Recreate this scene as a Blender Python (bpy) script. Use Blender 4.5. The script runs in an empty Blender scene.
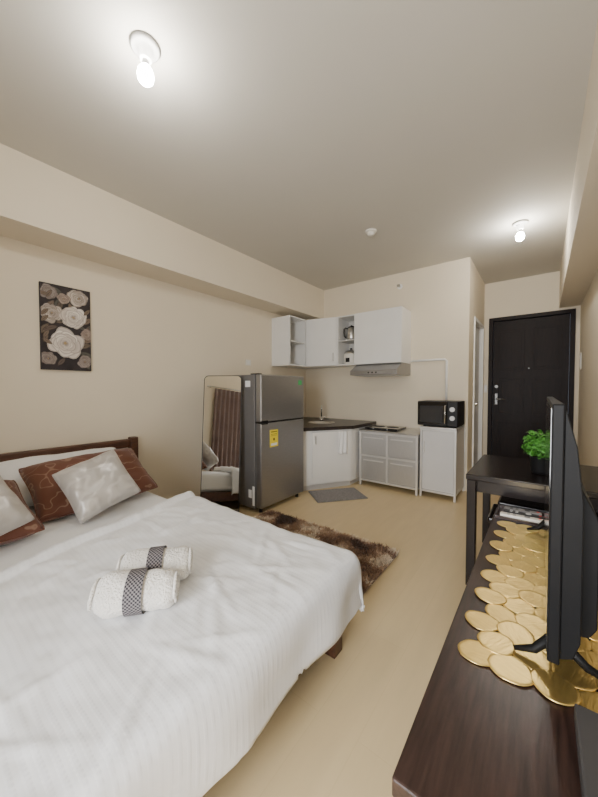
import bpy, bmesh, math, random
from mathutils import Vector, Matrix, noise
random.seed(7)
SC = bpy.context.scene
COL = SC.collection
PI = math.pi
R = math.radians

# ------------------------------------------------------------------ materials
def mat(name, col, rough=.5, metal=0., var=.06, scale=6., bump=0., bscale=60., stretch=(1,1,1), spec=.5, coat=0., sheen=0.):
    m = bpy.data.materials.new(name); m.use_nodes = True
    nt = m.node_tree; N = nt.nodes; L = nt.links
    b = N['Principled BSDF']
    tc = N.new('ShaderNodeTexCoord'); mp = N.new('ShaderNodeMapping')
    mp.inputs['Scale'].default_value = stretch
    L.new(tc.outputs['Object'], mp.inputs['Vector'])
    nz = N.new('ShaderNodeTexNoise'); nz.inputs['Scale'].default_value = scale; nz.inputs['Detail'].default_value = 4
    L.new(mp.outputs['Vector'], nz.inputs['Vector'])
    rp = N.new('ShaderNodeValToRGB')
    e = rp.color_ramp.elements
    e[0].position = .3; e[1].position = .7
    e[0].color = tuple(max(0, c*(1-var)) for c in col)+(1,)
    e[1].color = tuple(min(1, c*(1+var)) for c in col)+(1,)
    L.new(nz.outputs['Fac'], rp.inputs['Fac']); L.new(rp.outputs['Color'], b.inputs['Base Color'])
    b.inputs['Roughness'].default_value = rough; b.inputs['Metallic'].default_value = metal
    b.inputs['Specular IOR Level'].default_value = spec
    b.inputs['Coat Weight'].default_value = coat; b.inputs['Coat Roughness'].default_value = .15
    b.inputs['Sheen Weight'].default_value = sheen
    if bump:
        n2 = N.new('ShaderNodeTexNoise'); n2.inputs['Scale'].default_value = bscale; n2.inputs['Detail'].default_value = 3
        L.new(mp.outputs['Vector'], n2.inputs['Vector'])
        bp = N.new('ShaderNodeBump'); bp.inputs['Strength'].default_value = bump; bp.inputs['Distance'].default_value = .01
        L.new(n2.outputs['Fac'], bp.inputs['Height']); L.new(bp.outputs['Normal'], b.inputs['Normal'])
    return m

def mat_attr(name, rough=.9, sheen=0., bump=0.):
    m = mat(name, (1,1,1), rough, sheen=sheen, bump=bump)
    N = m.node_tree.nodes; L = m.node_tree.links
    a = N.new('ShaderNodeAttribute'); a.attribute_name = 'Col'
    L.new(a.outputs['Color'], N['Principled BSDF'].inputs['Base Color'])
    return m

def mat_emit(name, col, s):
    m = bpy.data.materials.new(name); m.use_nodes = True
    N = m.node_tree.nodes; b = N['Principled BSDF']
    b.inputs['Base Color'].default_value = (1,1,1,1)
    b.inputs['Emission Color'].default_value = col+(1,)
    b.inputs['Emission Strength'].default_value = s
    return m

def mat_planks():
    m = mat('vinyl_floor', (.67,.525,.30), .40, var=.035, scale=3, stretch=(6,1,1))
    N = m.node_tree.nodes; L = m.node_tree.links; b = N['Principled BSDF']
    rp = [n for n in N if n.type == 'VALTORGB'][0]
    tc = [n for n in N if n.type == 'TEX_COORD'][0]
    mp = N.new('ShaderNodeMapping'); mp.inputs['Rotation'].default_value = (0,0,PI/2)
    L.new(tc.outputs['Object'], mp.inputs['Vector'])
    br = N.new('ShaderNodeTexBrick')
    br.inputs['Color1'].default_value = (1,1,1,1); br.inputs['Color2'].default_value = (.975,.97,.965,1)
    br.inputs['Mortar'].default_value = (.93,.92,.90,1)
    br.inputs['Scale'].default_value = 1; br.inputs['Mortar Size'].default_value = .0015
    br.inputs['Brick Width'].default_value = .95; br.inputs['Row Height'].default_value = .16
    L.new(mp.outputs['Vector'], br.inputs['Vector'])
    mx = N.new('ShaderNodeMix'); mx.data_type = 'RGBA'; mx.blend_type = 'MULTIPLY'; mx.inputs[0].default_value = 1
    L.new(rp.outputs['Color'], mx.inputs[6]); L.new(br.outputs['Color'], mx.inputs[7])
    L.new(mx.outputs[2], b.inputs['Base Color'])
    return m

def mat_seersucker(name, col):
    # faint fine crinkle stripes, tone on tone
    m = mat(name, col, .8, var=.01, sheen=.12)
    N = m.node_tree.nodes; L = m.node_tree.links; b = N['Principled BSDF']
    tc = [n for n in N if n.type == 'TEX_COORD'][0]; rp = [n for n in N if n.type == 'VALTORGB'][0]
    def wave(axis, s, d):
        w = N.new('ShaderNodeTexWave'); w.wave_type = 'BANDS'; w.bands_direction = axis
        w.inputs['Scale'].default_value = s; w.inputs['Distortion'].default_value = d
        L.new(tc.outputs['Object'], w.inputs['Vector']); return w
    fine = wave('Y', 14, .5); cross = wave('X', 24, 1.8)
    r2 = N.new('ShaderNodeValToRGB'); r2.color_ramp.elements[0].position = .40; r2.color_ramp.elements[1].position = .90
    L.new(fine.outputs['Fac'], r2.inputs['Fac'])
    m1 = N.new('ShaderNodeMath'); m1.operation = 'MULTIPLY_ADD'; m1.inputs[1].default_value = .8; m1.inputs[2].default_value = .2
    L.new(cross.outputs['Fac'], m1.inputs[0])
    mm = N.new('ShaderNodeMath'); mm.operation = 'MULTIPLY'
    L.new(m1.outputs[0], mm.inputs[0]); L.new(r2.outputs['Color'], mm.inputs[1])
    bp = N.new('ShaderNodeBump'); bp.inputs['Strength'].default_value = .14; bp.inputs['Distance'].default_value = .0022
    L.new(mm.outputs[0], bp.inputs['Height']); L.new(bp.outputs['Normal'], b.inputs['Normal'])
    mx = N.new('ShaderNodeMix'); mx.data_type = 'RGBA'; mx.blend_type = 'MULTIPLY'
    mx.inputs[7].default_value = (.95,.95,.955,1)
    L.new(mm.outputs[0], mx.inputs[0]); L.new(rp.outputs['Color'], mx.inputs[6]); L.new(mx.outputs[2], b.inputs['Base Color'])
    return m

def mat_leafy(name, c1, c2, rough, scale, thr, dist=9, wid=.06, sheen=.2, metal=0.):
    m = mat(name, c1, rough, sheen=sheen, metal=metal)
    N = m.node_tree.nodes; L = m.node_tree.links; b = N['Principled BSDF']
    tc = [n for n in N if n.type == 'TEX_COORD'][0]
    w = N.new('ShaderNodeTexWave'); w.wave_type = 'RINGS'; w.inputs['Scale'].default_value = scale
    w.inputs['Distortion'].default_value = dist; w.inputs['Detail'].default_value = 1.0; w.inputs['Detail Scale'].default_value = 2.2
    L.new(tc.outputs['Object'], w.inputs['Vector'])
    rp = N.new('ShaderNodeValToRGB'); e = rp.color_ramp.elements
    e[0].position = thr; e[0].color = c1+(1,); e[1].position = min(1, thr+wid); e[1].color = c2+(1,)
    L.new(w.outputs['Fac'], rp.inputs['Fac']); L.new(rp.outputs['Color'], b.inputs['Base Color'])
    return m

def mat_gingham(name, n):
    m = mat(name, (.03,.03,.035), .85)
    N = m.node_tree.nodes; L = m.node_tree.links; b = N['Principled BSDF']
    tc = [x for x in N if x.type == 'TEX_COORD'][0]
    ck = N.new('ShaderNodeTexChecker'); ck.inputs['Scale'].default_value = n
    ck.inputs['Color1'].default_value = (.018,.018,.026,1); ck.inputs['Color2'].default_value = (.24,.22,.225,1)
    L.new(tc.outputs['UV'], ck.inputs['Vector']); L.new(ck.outputs['Color'], b.inputs['Base Color'])
    return m

def mat_pane():
    m = bpy.data.materials.new('window_glass'); m.use_nodes = True
    N = m.node_tree.nodes; L = m.node_tree.links
    N.remove(N['Principled BSDF'])
    t = N.new('ShaderNodeBsdfTransparent'); g = N.new('ShaderNodeBsdfGlossy'); g.inputs['Roughness'].default_value = .02
    mx = N.new('ShaderNodeMixShader'); mx.inputs[0].default_value = .06
    L.new(t.outputs[0], mx.inputs[1]); L.new(g.outputs[0], mx.inputs[2])
    L.new(mx.outputs[0], N['Material Output'].inputs[0])
    return m

WALL = mat('cream_paint', (.765,.68,.535), .75, var=.015, scale=2, bump=.03, bscale=180)
CEIL = mat('ceiling_paint', (.61,.58,.515), .8, var=.015, scale=2, bump=.02, bscale=150)
FLOOR = mat_planks()
DARKWOOD = mat('espresso_wood', (.032,.016,.0125), .3, var=.45, scale=7, stretch=(14,1.2,14), bump=.06, bscale=30)
TABLEWOOD = mat('dark_table_wood', (.012,.0075,.007), .24, var=.12, scale=3, stretch=(5,1,5), spec=.4)
BEDWOOD = mat('bed_walnut', (.085,.036,.020), .4, var=.35, scale=6, stretch=(8,1,8))
DOORWOOD = mat('door_dark_laminate', (.0105,.0050,.0040), .48, var=.3, scale=5, stretch=(10,10,1), spec=.2)
DARKSTEEL = mat('satin_dark_steel', (.22,.215,.21), .4, .9, var=.05)
HOODS = mat('hood_grey_metal', (.34,.335,.33), .34, .85, var=.06, scale=20, stretch=(1,1,20))
WHITE = mat('white_melamine', (.82,.81,.785), .35, var=.015)
GREYW = mat('pale_grey_melamine', (.64,.63,.62), .4, var=.02)
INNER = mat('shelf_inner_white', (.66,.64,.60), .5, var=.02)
TRIMW = mat('white_trim_paint', (.86,.85,.82), .5, var=.02)
STEEL = mat('brushed_steel', (.62,.61,.59), .3, 1., var=.06, scale=20, stretch=(1,1,20))
CHROME = mat('chrome', (.75,.75,.75), .12, 1., var=.02)
ALU = mat('aluminium_panel', (.58,.575,.565), .36, .65, var=.05, scale=12, stretch=(20,1,1))
ALUF = mat('aluminium_frame', (.76,.75,.73), .32, .5, var=.04)
FRIDGE_S = mat('fridge_silver_grey', (.305,.30,.30), .30, .8, var=.05, scale=15, stretch=(1,1,20))
FRIDGE_B = mat('fridge_body_grey', (.17,.165,.165), .42, .4, var=.04)
BLACK = mat('black_plastic', (.010,.010,.011), .42, var=.2, spec=.3)
TVBLACK = mat('matt_black_plastic', (.006,.006,.0065), .5, var=.2, spec=.15)
GLOSS = mat('gloss_black', (.006,.006,.007), .08, var=.1, coat=.4)
RUBBER = mat('black_rubber', (.02,.02,.02), .7, var=.2)
GRANITE = mat('dark_countertop', (.035,.027,.024), .3, var=.6, scale=90)
GOLD = mat('brushed_gold', (.95,.69,.25), .33, .95, var=.08, scale=24, stretch=(1,5,1), bump=.12, bscale=30)
DUVET = mat_seersucker('white_seersucker', (.875,.885,.905))
SHEET = mat('white_sheet', (.85,.85,.85), .85, var=.02, bump=.05, bscale=20)
WPILLOW = mat('white_pillowcase', (.85,.85,.85), .85, var=.02, bump=.05, bscale=20)
BROWNP = mat_leafy('brown_leaf_print', (.135,.043,.022), (.26,.15,.095), .7, 4.2, .955, 11, .04)
GREYP = mat_leafy('silver_beige_satin', (.44,.41,.375), (.52,.49,.455), .32, 3.4, .60, 13, .35, .3, .2)
TOWEL = mat('white_terry', (.84,.81,.755), .95, var=.05, bump=1., bscale=130, sheen=.5)
BAND = mat_gingham('gingham_band', 70)
SHAG = mat_attr('shag_pile', .95, .3)
PAINT = mat_attr('painted_canvas', .6)
MATGREY = mat('grey_mat', (.25,.235,.23), .95, var=.25, scale=60, bump=.6, bscale=150)
MIRROR = mat('mirror_silver', (.82,.83,.82), .015, 1., var=0)
LEAF = mat('fresh_green_leaf', (.065,.25,.028), .55, var=.5, scale=30)
STEM = mat('stem_green', (.06,.16,.03), .6)
CURT = mat('mauve_curtain', (.17,.11,.095), .8, var=.12, scale=5, sheen=.3)
CERAMIC = mat('white_ceramic', (.78,.77,.74), .3, var=.02)
CREAMP = mat('ivory_plastic', (.78,.75,.68), .4, var=.02)
GREYPL = mat('grey_plastic', (.22,.21,.21), .45, var=.05)
LABELY = mat('yellow_label', (.85,.68,.03), .5, var=.03)
LABELO = mat('label_print_dark', (.14,.11,.02), .5)
LABELG = mat('green_label', (.05,.42,.12), .5)
LABELW = mat('white_label', (.8,.8,.78), .5)
RED = mat('red_plastic', (.5,.03,.03), .4)
BULB1 = mat_emit('bulb_glow_bedroom', (1.,.96,.89), 360)
BULB2 = mat_emit('bulb_glow_entry', (1.,.96,.89), 330)
WGLASS = mat_pane()

# ------------------------------------------------------------------ mesh builder
class MB:
    def __init__(s): s.bm = bmesh.new(); s.mi = 0
    def merge(s, t, M=None, smooth=False):
        if M is not None: bmesh.ops.transform(t, matrix=M, verts=t.verts)
        for f in t.faces:
            f.material_index = s.mi; f.smooth = smooth and len(f.verts) <= 4
        me = bpy.data.meshes.new('tmp'); t.to_mesh(me); t.free()
        s.bm.from_mesh(me); bpy.data.meshes.remove(me); return s
    def box(s, x0, x1, y0, y1, z0, z1, bev=0, seg=2, M=None):
        t = bmesh.new(); bmesh.ops.create_cube(t, size=1)
        for v in t.verts:
            v.co = Vector(((x0+x1)/2+v.co.x*(x1-x0), (y0+y1)/2+v.co.y*(y1-y0), (z0+z1)/2+v.co.z*(z1-z0)))
        if bev: bmesh.ops.bevel(t, geom=list(t.edges), offset=bev, segments=seg, affect='EDGES', profile=.5)
        return s.merge(t, M)
    def cyl(s, p0, p1, r0, r1=None, seg=20, M=None):
        p0 = Vector(p0); p1 = Vector(p1); d = p1-p0
        t = bmesh.new()
        bmesh.ops.create_cone(t, cap_ends=True, segments=seg, radius1=r0, radius2=r0 if r1 is None else r1, depth=d.length)
        q = d.to_track_quat('Z', 'Y').to_matrix().to_4x4()
        bmesh.ops.transform(t, matrix=Matrix.Translation((p0+p1)/2) @ q, verts=t.verts)
        return s.merge(t, M, True)
    def ball(s, c, r, sc=(1,1,1), u=20, v=12, M=None):
        t = bmesh.new(); bmesh.ops.create_uvsphere(t, u_segments=u, v_segments=v, radius=r)
        for q in t.verts: q.co = Vector((c[0]+q.co.x*sc[0], c[1]+q.co.y*sc[1], c[2]+q.co.z*sc[2]))
        return s.merge(t, M, True)
    def lathe(s, prof, seg=32, c=(0,0,0), M=None):
        t = bmesh.new(); rings = []
        for r, z in prof:
            if r < 1e-6: rings.append([t.verts.new((c[0], c[1], c[2]+z))])
            else: rings.append([t.verts.new((c[0]+r*math.cos(2*PI*i/seg), c[1]+r*math.sin(2*PI*i/seg), c[2]+z)) for i in range(seg)])
        for a, b in zip(rings, rings[1:]):
            for i in range(seg):
                j = (i+1) % seg
                if len(a) == 1 and len(b) == 1: continue
                if len(a) == 1: t.faces.new((a[0], b[i], b[j]))
                elif len(b) == 1: t.faces.new((a[i], b[0], a[j]))
                else: t.faces.new((a[i], b[i], b[j], a[j]))
        bmesh.ops.recalc_face_normals(t, faces=t.faces)
        return s.merge(t, M, True)
    def prism(s, poly, z0, z1, bev=0, M=None):
        t = bmesh.new()
        a = [t.verts.new((x, y, z0)) for x, y in poly]; b = [t.verts.new((x, y, z1)) for x, y in poly]
        n = len(poly)
        t.faces.new(a[::-1]); t.faces.new(b)
        for i in range(n): t.faces.new((a[i], a[(i+1) % n], b[(i+1) % n], b[i]))
        bmesh.ops.recalc_face_normals(t, faces=t.faces)
        if bev: bmesh.ops.bevel(t, geom=list(t.edges), offset=bev, segments=2, affect='EDGES', profile=.5)
        return s.merge(t, M)
    def tube(s, pts, r, seg=10, M=None):
        pts = [Vector(p) for p in pts]; t = bmesh.new(); rings = []
        up = Vector((0,0,1)); prev = None
        for i, p in enumerate(pts):
            d = (pts[min(i+1, len(pts)-1)]-pts[max(i-1, 0)]).normalized()
            if prev is None:
                a = up if abs(d.z) < .9 else Vector((1,0,0)); n = d.cross(a).normalized()
            else: n = (prev-d*prev.dot(d)).normalized()
            prev = n; b = d.cross(n); rr = r[i] if isinstance(r, (list, tuple)) else r
            rings.append([t.verts.new(p+rr*(math.cos(2*PI*k/seg)*n+math.sin(2*PI*k/seg)*b)) for k in range(seg)])
        for a, b in zip(rings, rings[1:]):
            for k in range(seg): t.faces.new((a[k], a[(k+1) % seg], b[(k+1) % seg], b[k]))
        t.faces.new(rings[0][::-1]); t.faces.new(rings[-1])
        bmesh.ops.recalc_face_normals(t, faces=t.faces)
        return s.merge(t, M, True)
    def build(s, name, mats, parent=None, loc=None):
        me = bpy.data.meshes.new(name); s.bm.to_mesh(me); s.bm.free()
        for m in (mats if isinstance(mats, (list, tuple)) else [mats]): me.materials.append(m)
        o = bpy.data.objects.new(name, me); COL.objects.link(o)
        if parent: o.parent = parent
        if loc: o.location = loc
        return o

def tag(o, label=None, cat=None, group=None, kind=None):
    if label: o['label'] = label
    if cat: o['category'] = cat
    if group: o['group'] = group
    if kind: o['kind'] = kind
    return o
def thing(name, label, cat, loc=(0,0,0), rotz=0, group=None):
    o = bpy.data.objects.new(name, None); COL.objects.link(o); o.empty_display_size = .05
    o.location = loc; o.rotation_euler = (0,0,rotz)
    return tag(o, label, cat, group)
def pmesh(name, verts, faces, mats, parent=None, cols=None, smooth=False):
    me = bpy.data.meshes.new(name); me.from_pydata(verts, [], faces)
    me.materials.append(mats)
    if cols:
        at = me.color_attributes.new('Col', 'FLOAT_COLOR', 'CORNER'); i = 0
        for p, c in zip(me.polygons, cols):
            for _ in p.loop_indices: at.data[i].color = (c[0], c[1], c[2], 1); i += 1
    if smooth:
        for p in me.polygons: p.use_smooth = True
    me.update()
    o = bpy.data.objects.new(name, me); COL.objects.link(o)
    if parent: o.parent = parent
    return o
def struct(o, label, cat): return tag(o, label, cat, kind='structure')

# ------------------------------------------------------------------ room shell
XL, XR, YB, YE, YW, H, XB = -3.07, .37, 4.16, 5.36, -1.2, 2.75, -.69
struct(MB().box(XL-.1, XR+.1, YW-.1, YE+.1, -.1, 0).build('floor', FLOOR), 'pale tan vinyl plank floor', 'floor')
struct(MB().box(XL-.1, XR+.1, YW-.1, YE+.1, H, H+.1).build('ceiling', CEIL), 'plain painted ceiling', 'ceiling')
struct(MB().box(XL-.1, XL, YW-.1, YB+.1, 0, H).build('wall_left', WALL), 'cream wall behind the bed and fridge', 'wall')
struct(MB().box(XL, XB-.1, YB, YB+.1, 0, H).build('wall_back', WALL), 'cream wall behind the kitchen units', 'wall')
m = MB(); m.box(XB-.1, XB, YB, 4.49, 0, H).box(XB-.1, XB, 5.24, YE+.1, 0, H).box(XB-.1, XB, 4.49, 5.24, 2.12, H)
struct(m.build('wall_bathroom', WALL), 'short side wall with the bathroom doorway', 'wall')
m = MB(); m.box(XB, -.63, YE, YE+.1, 0, H).box(.326, XR, YE, YE+.1, 0, H).box(-.63, .326, YE, YE+.1, 2.24, H)
struct(m.build('wall_entry', WALL), 'narrow wall around the entrance door', 'wall')
struct(MB().box(XR, XR+.1, YW-.1, YE+.1, 0, H).build('wall_right', WALL), 'cream wall behind the television', 'wall')
WX0, WX1, WZ0, WZ1 = -.9, .22, .45, 1.98
m = MB(); m.box(XL, WX0, YW-.1, YW, 0, H).box(WX1, XR, YW-.1, YW, 0, H).box(WX0, WX1, YW-.1, YW, 0, WZ0).box(WX0, WX1, YW-.1, YW, WZ1, H)
struct(m.build('wall_rear', WALL), 'wall with the window and curtains', 'wall')
struct(MB().box(XL, -2.72, YW, YB, 2.30, H).build('trim_1', WALL), 'boxed beam along the left wall', 'beam')
struct(MB().box(.158, XR, YW, YE, 2.27, H).build('trim_2', WALL), 'boxed beam along the right wall', 'beam')

# window
m = MB(); f = .045
m.box(WX0, WX1, YW-.08, YW-.03, WZ0, WZ0+f).box(WX0, WX1, YW-.08, YW-.03, WZ1-f, WZ1).box(WX0, WX0+f, YW-.08, YW-.03, WZ0+f, WZ1-f).box(WX1-f, WX1, YW-.08, YW-.03, WZ0+f, WZ1-f).box((WX0+WX1)/2-.02, (WX0+WX1)/2+.02, YW-.08, YW-.03, WZ0+f, WZ1-f)
w1 = struct(m.build('window_1', ALUF), 'aluminium framed window', 'window')
MB().box(WX0+f, WX1-f, YW-.057, YW-.053, WZ0+f, WZ1-f).build('pane', WGLASS, w1)

# entrance door
m = MB()
m.box(-.575, .272, 5.385, 5.425, .008, 2.185, .003)
for (x0, x1) in ((-.50, -.20), (-.10, .20)):
    for (z0, z1) in ((.18, .74), (.86, 1.36), (1.48, 2.05)):
        m.box(x0, x1, 5.382, 5.387, z0, z1, .0025)
        m.box(x0+.035, x1-.035, 5.3795, 5.384, z0+.035, z1-.035, .0018)
d1 = struct(m.build('door_1', DOORWOOD), 'dark espresso entrance door with faint panels', 'door')
m = MB(); m.box(-.628, -.578, 5.34, 5.44, 0, 2.238, .003).box(.275, .325, 5.34, 5.44, 0, 2.238, .003).box(-.578, .275, 5.34, 5.44, 2.188, 2.238, .003)
m.build('door_frame', DOORWOOD, d1)
m = MB(); m.box(-.545, -.510, 5.378, 5.386, .99, 1.15, .003).cyl((-.527, 5.38, 1.07), (-.527, 5.33, 1.07), .010).tube([(-.527, 5.332, 1.07), (-.49, 5.33, 1.07), (-.42, 5.332, 1.065)], .009)
tag(m.build('door_handle', DARKSTEEL, d1), 'satin steel lever handle')
m = MB(); m.cyl((-.527, 5.386, 1.25), (-.527, 5.368, 1.25), .022); tag(m.build('deadbolt', DARKSTEEL, d1), 'round steel deadbolt')
m = MB(); m.cyl((-.15, 5.386, 1.5), (-.15, 5.374, 1.5), .008); m.build('peephole', DARKSTEEL, d1)
# bathroom door
m = MB(); m.box(XB-.075, XB-.035, 4.535, 5.195, .01, 2.075, .003)
d2 = struct(m.build('door_2', GREYW), 'pale bathroom door in its white frame', 'door')
m = MB(); m.box(XB-.1, XB+.015, 4.49, 4.53, 0, 2.12, .003).box(XB-.1, XB+.015, 5.20, 5.24, 0, 2.12, .003).box(XB-.1, XB+.015, 4.53, 5.20, 2.08, 2.12, .003)
m.build('door_frame', TRIMW, d2)
m = MB(); m.cyl((XB-.035, 4.60, 1.02), (XB-.0, 4.60, 1.02), .012).ball((XB+.012, 4.60, 1.02), .026); m.build('door_handle', CHROME, d2)

# ------------------------------------------------------------------ bed
BX0, BX1, BY0, BY1 = -3.0, -.70, -.52, 1.28
bed = thing('bed', 'dark walnut double bed frame with slatted headboard against the left wall', 'bed', (-1.85, .38, 0))
def L_(x, y): return x+1.85, y-.38
def bbox(mb, x0, x1, y0, y1, z0, z1, bev=.006):
    a, c = L_(x0, y0); b, d = L_(x1, y1); return mb.box(a, b, c, d, z0, z1, bev)
for y in (-.61, 1.37):
    m = MB(); bbox(m, -3.045, -2.975, y-.035, y+.035, 0, .765, .01); m.build('post', BEDWOOD, bed)
m = MB(); bbox(m, -3.035, -2.985, -.575, 1.335, .675, .75, .012); m.build('top_rail', BEDWOOD, bed)
m = MB(); bbox(m, -3.025, -2.990, -.575, 1.335, .575, .645, .008); m.build('middle_rail', BEDWOOD, bed)
m = MB(); bbox(m, -3.025, -2.990, -.575, 1.335, .24, .34, .008); m.build('lower_rail', BEDWOOD, bed)
for k in range(9):
    y = -.575+1.91*(k+1)/10
    m = MB(); bbox(m, -3.034, -3.022, y-.03, y+.03, .26, .71, .003); m.build('slat', BEDWOOD, bed)
for y in (BY0, BY1-.03):
    m = MB(); bbox(m, -2.975, -.73, y, y+.03, .10, .20, .004); m.build('side_rail', BEDWOOD, bed)
m = MB(); bbox(m, -.75, -.72, BY0, BY1, .10, .20, .004); m.build('foot_rail', BEDWOOD, bed)
m = MB(); bbox(m, -2.97, -.75, BY0+.03, BY1-.03, .17, .195, .002); m.build('slat_base', BEDWOOD, bed)
for (x, y) in ((-.745, 1.215), (-.745, -.45), (-1.85, .38)):
    m = MB(); bbox(m, x-.035, x+.035, y-.035, y+.035, 0, .17, .005); m.build('leg', BEDWOOD, bed)
o = MB().box(-1.125, 1.105, -.87, .87, 0, .205, .05, 4).build('mattress', SHEET, None, (-1.84, .38, .20))
tag(o, 'thick mattress in a white fitted sheet on the walnut bed frame', 'mattress')

def fbm(x, y, s, seed=0.):
    return noise.noise(Vector((x*s+seed, y*s-seed*1.7, seed*.31)))
def duvet():
    X1, Y0, Y1, top, Rr, drop = -.715, -.525, 1.285, .425, .070, .238
    st = .015; ext = drop+.12
    ns = int((X1+ext+2.02)/st); nt = int((Y1-Y0+2*ext)/st)
    V = []; F = []
    f = lambda e: Rr*(1-math.exp(-e/Rr))
    rnd = random.Random(21)
    creases = []
    for k in range(64):
        a = rnd.uniform(0, PI); creases.append((rnd.uniform(-1.85, -.72), rnd.uniform(-.1, 1.25), math.cos(a), math.sin(a), rnd.uniform(.05, .20), rnd.uniform(.007, .014), rnd.uniform(.004, .010)))
    for i in range(ns+1):
        for j in range(nt+1):
            t = Y0-ext+j*(Y1-Y0+2*ext)/nt
            X0 = max(-2.04, min(-1.60, -1.68-.26*t+.014*math.sin(9*t)))
            s = X0+i*(X1+ext-X0)/ns
            ex = max(0, s-X1); ep = max(0, t-Y1); en = max(0, Y0-t); ey = ep+en
            e = math.hypot(ex, ey); g = e-f(e)
            cor = min(ex, ey)/.1
            lim = drop+.012*fbm(s*2+t, t, 2.0, 3)+.025*min(1, cor)
            g = min(g, lim)
            x = min(s, X1)+f(min(ex, .3)); y = min(max(t, Y0), Y1)+f(ep)-f(en)
            k = min(1, g/.15)
            if ex > 0: x += k*(.009*math.sin(t*13+2*fbm(t, s, 2))+.012*fbm(s, t, 6, 5))-.016*k
            if ey > 0: y += (1 if ep else -1)*k*(.008*math.sin(s*14+2*fbm(t, s, 2))-.01)
            wr = .009*fbm(s, t, 2.2)+.005*fbm(s*1.6+t*.9, t*1.4-s, 5.0, 2)+.005*abs(fbm(s+t, s-t, 8, 8))+.003*fbm(s, t*1.3, 17, 12)
            wob = .02*fbm(s, t, 4, 31)
            for cx, cy, ca, sa, ln, wd, hg in creases:
                du = (s-cx)*ca+(t-cy)*sa; dv = -(s-cx)*sa+(t-cy)*ca+wob
                if abs(du) < ln*2.2 and abs(dv) < wd*4: wr += hg*math.exp(-(du/ln)**2-(dv/wd)**2)
            hd = s-X0
            hem = .036*math.exp(-((hd-.03)/.024)**2)+.016*math.exp(-((hd-.15)/.10)**2)
            z = top-g+(wr+hem)*(1-k)
            if hd < .012: z -= .022
            V.append((x, y, z))
    for i in range(ns):
        for j in range(nt):
            a = i*(nt+1)+j; F.append((a, a+nt+1, a+nt+2, a+1))
    o = pmesh('duvet', V, F, DUVET, smooth=True)
    bm = bmesh.new(); bm.from_mesh(o.data)
    bmesh.ops.remove_doubles(bm, verts=bm.verts, dist=.0006)
    dead = [fc for fc in bm.faces if fc.calc_area() < 1e-6]
    bmesh.ops.delete(bm, geom=dead, context='FACES')
    bm.to_mesh(o.data); bm.free()
    md = o.modifiers.new('thick', 'SOLIDIFY'); md.thickness = .014; md.offset = 1
    return tag(o, 'wide white striped duvet draped over the bed and hanging past its foot', 'duvet')
duvet()

def pillow(name, mats, w, h, t, loc, alpha, spin, label, cat, group, seed=0, roll=0, piping=None, pw=.6):
    n = 28; V = []; F = []; idx = {}
    for sd in (1, -1):
        for i in range(n+1):
            for j in range(n+1):
                if sd == -1 and (i in (0, n) or j in (0, n)): idx[(sd, i, j)] = idx[(1, i, j)]; continue
                u = -1+2*i/n; v = -1+2*j/n
                pin = 1-.10*(1-u*u)*(abs(v)**3); pin2 = 1-.10*(1-v*v)*(abs(u)**3)
                cr = 1-.07*(u*u*v*v)**2
                x = u*w/2*pin2*cr; y = v*h/2*pin*cr
                th = t/2*((1-u**4)**pw)*((1-v**4)**pw)
                th += (.016*fbm(u, v, 2.2, seed+sd)+.010*fbm(u, v, 5, seed+3*sd))*((1-u*u)*(1-v*v))**.4
                idx[(sd, i, j)] = len(V); V.append((x, y, sd*th))
    for sd in (1, -1):
        for i in range(n):
            for j in range(n):
                q = [idx[(sd, i, j)], idx[(sd, i+1, j)], idx[(sd, i+1, j+1)], idx[(sd, i, j+1)]]
                F.append(q if sd == 1 else q[::-1])
    o = pmesh(name, V, F, mats, smooth=True)
    c, s = math.cos(alpha), math.sin(alpha)
    M = Matrix(((0, -c, s), (1, 0, 0), (0, s, c))).to_4x4()
    o.matrix_world = Matrix.Translation(loc) @ Matrix.Rotation(spin, 4, 'Z') @ M @ Matrix.Rotation(roll, 4, 'Z')
    if piping:
        ring = [(i, 0) for i in range(n)]+[(n, j) for j in range(n)]+[(n-i, n) for i in range(n)]+[(0, n-j) for j in range(n+1)]
        m = MB(); m.tube([V[idx[(1, i, j)]] for i, j in ring], .005, 6); m.build('piping', piping, o)
    return tag(o, label, cat, group)
pillow('pillow', WPILLOW, .84, .42, .17, (-2.80, .80, .570), R(40), 0, 'white pillow behind the brown pillow that is nearer the mirror', 'pillow', 'white pillows at the headboard', 1)
pillow('pillow', WPILLOW, .84, .42, .17, (-2.80, -.08, .570), R(40), 0, 'white pillow at the left edge of the photo against the headboard', 'pillow', 'white pillows at the headboard', 4)
pillow('pillow', BROWNP, .76, .50, .17, (-2.49, .86, .575), R(33), R(-4), 'brown leaf-print pillow behind the whole silver-beige cushion', 'pillow', 'brown printed pillows', 6, R(5), BROWNP)
pillow('pillow', BROWNP, .72, .50, .17, (-2.27, .13, .555), R(25), R(6), 'brown leaf-print pillow cut off by the left edge of the photo', 'pillow', 'brown printed pillows', 9, 0, BROWNP)
pillow('cushion', GREYP, .385, .385, .15, (-2.21, .79, .610), R(52), R(-16), 'square silver-beige satin cushion fully in view on the brown pillow', 'cushion', 'silver-beige cushions', 12, R(22))
pillow('cushion', GREYP, .385, .385, .15, (-2.10, .21, .635), R(46), R(8), 'square silver-beige satin cushion cut off by the left edge of the photo', 'cushion', 'silver-beige cushions', 15, R(14))

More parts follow.
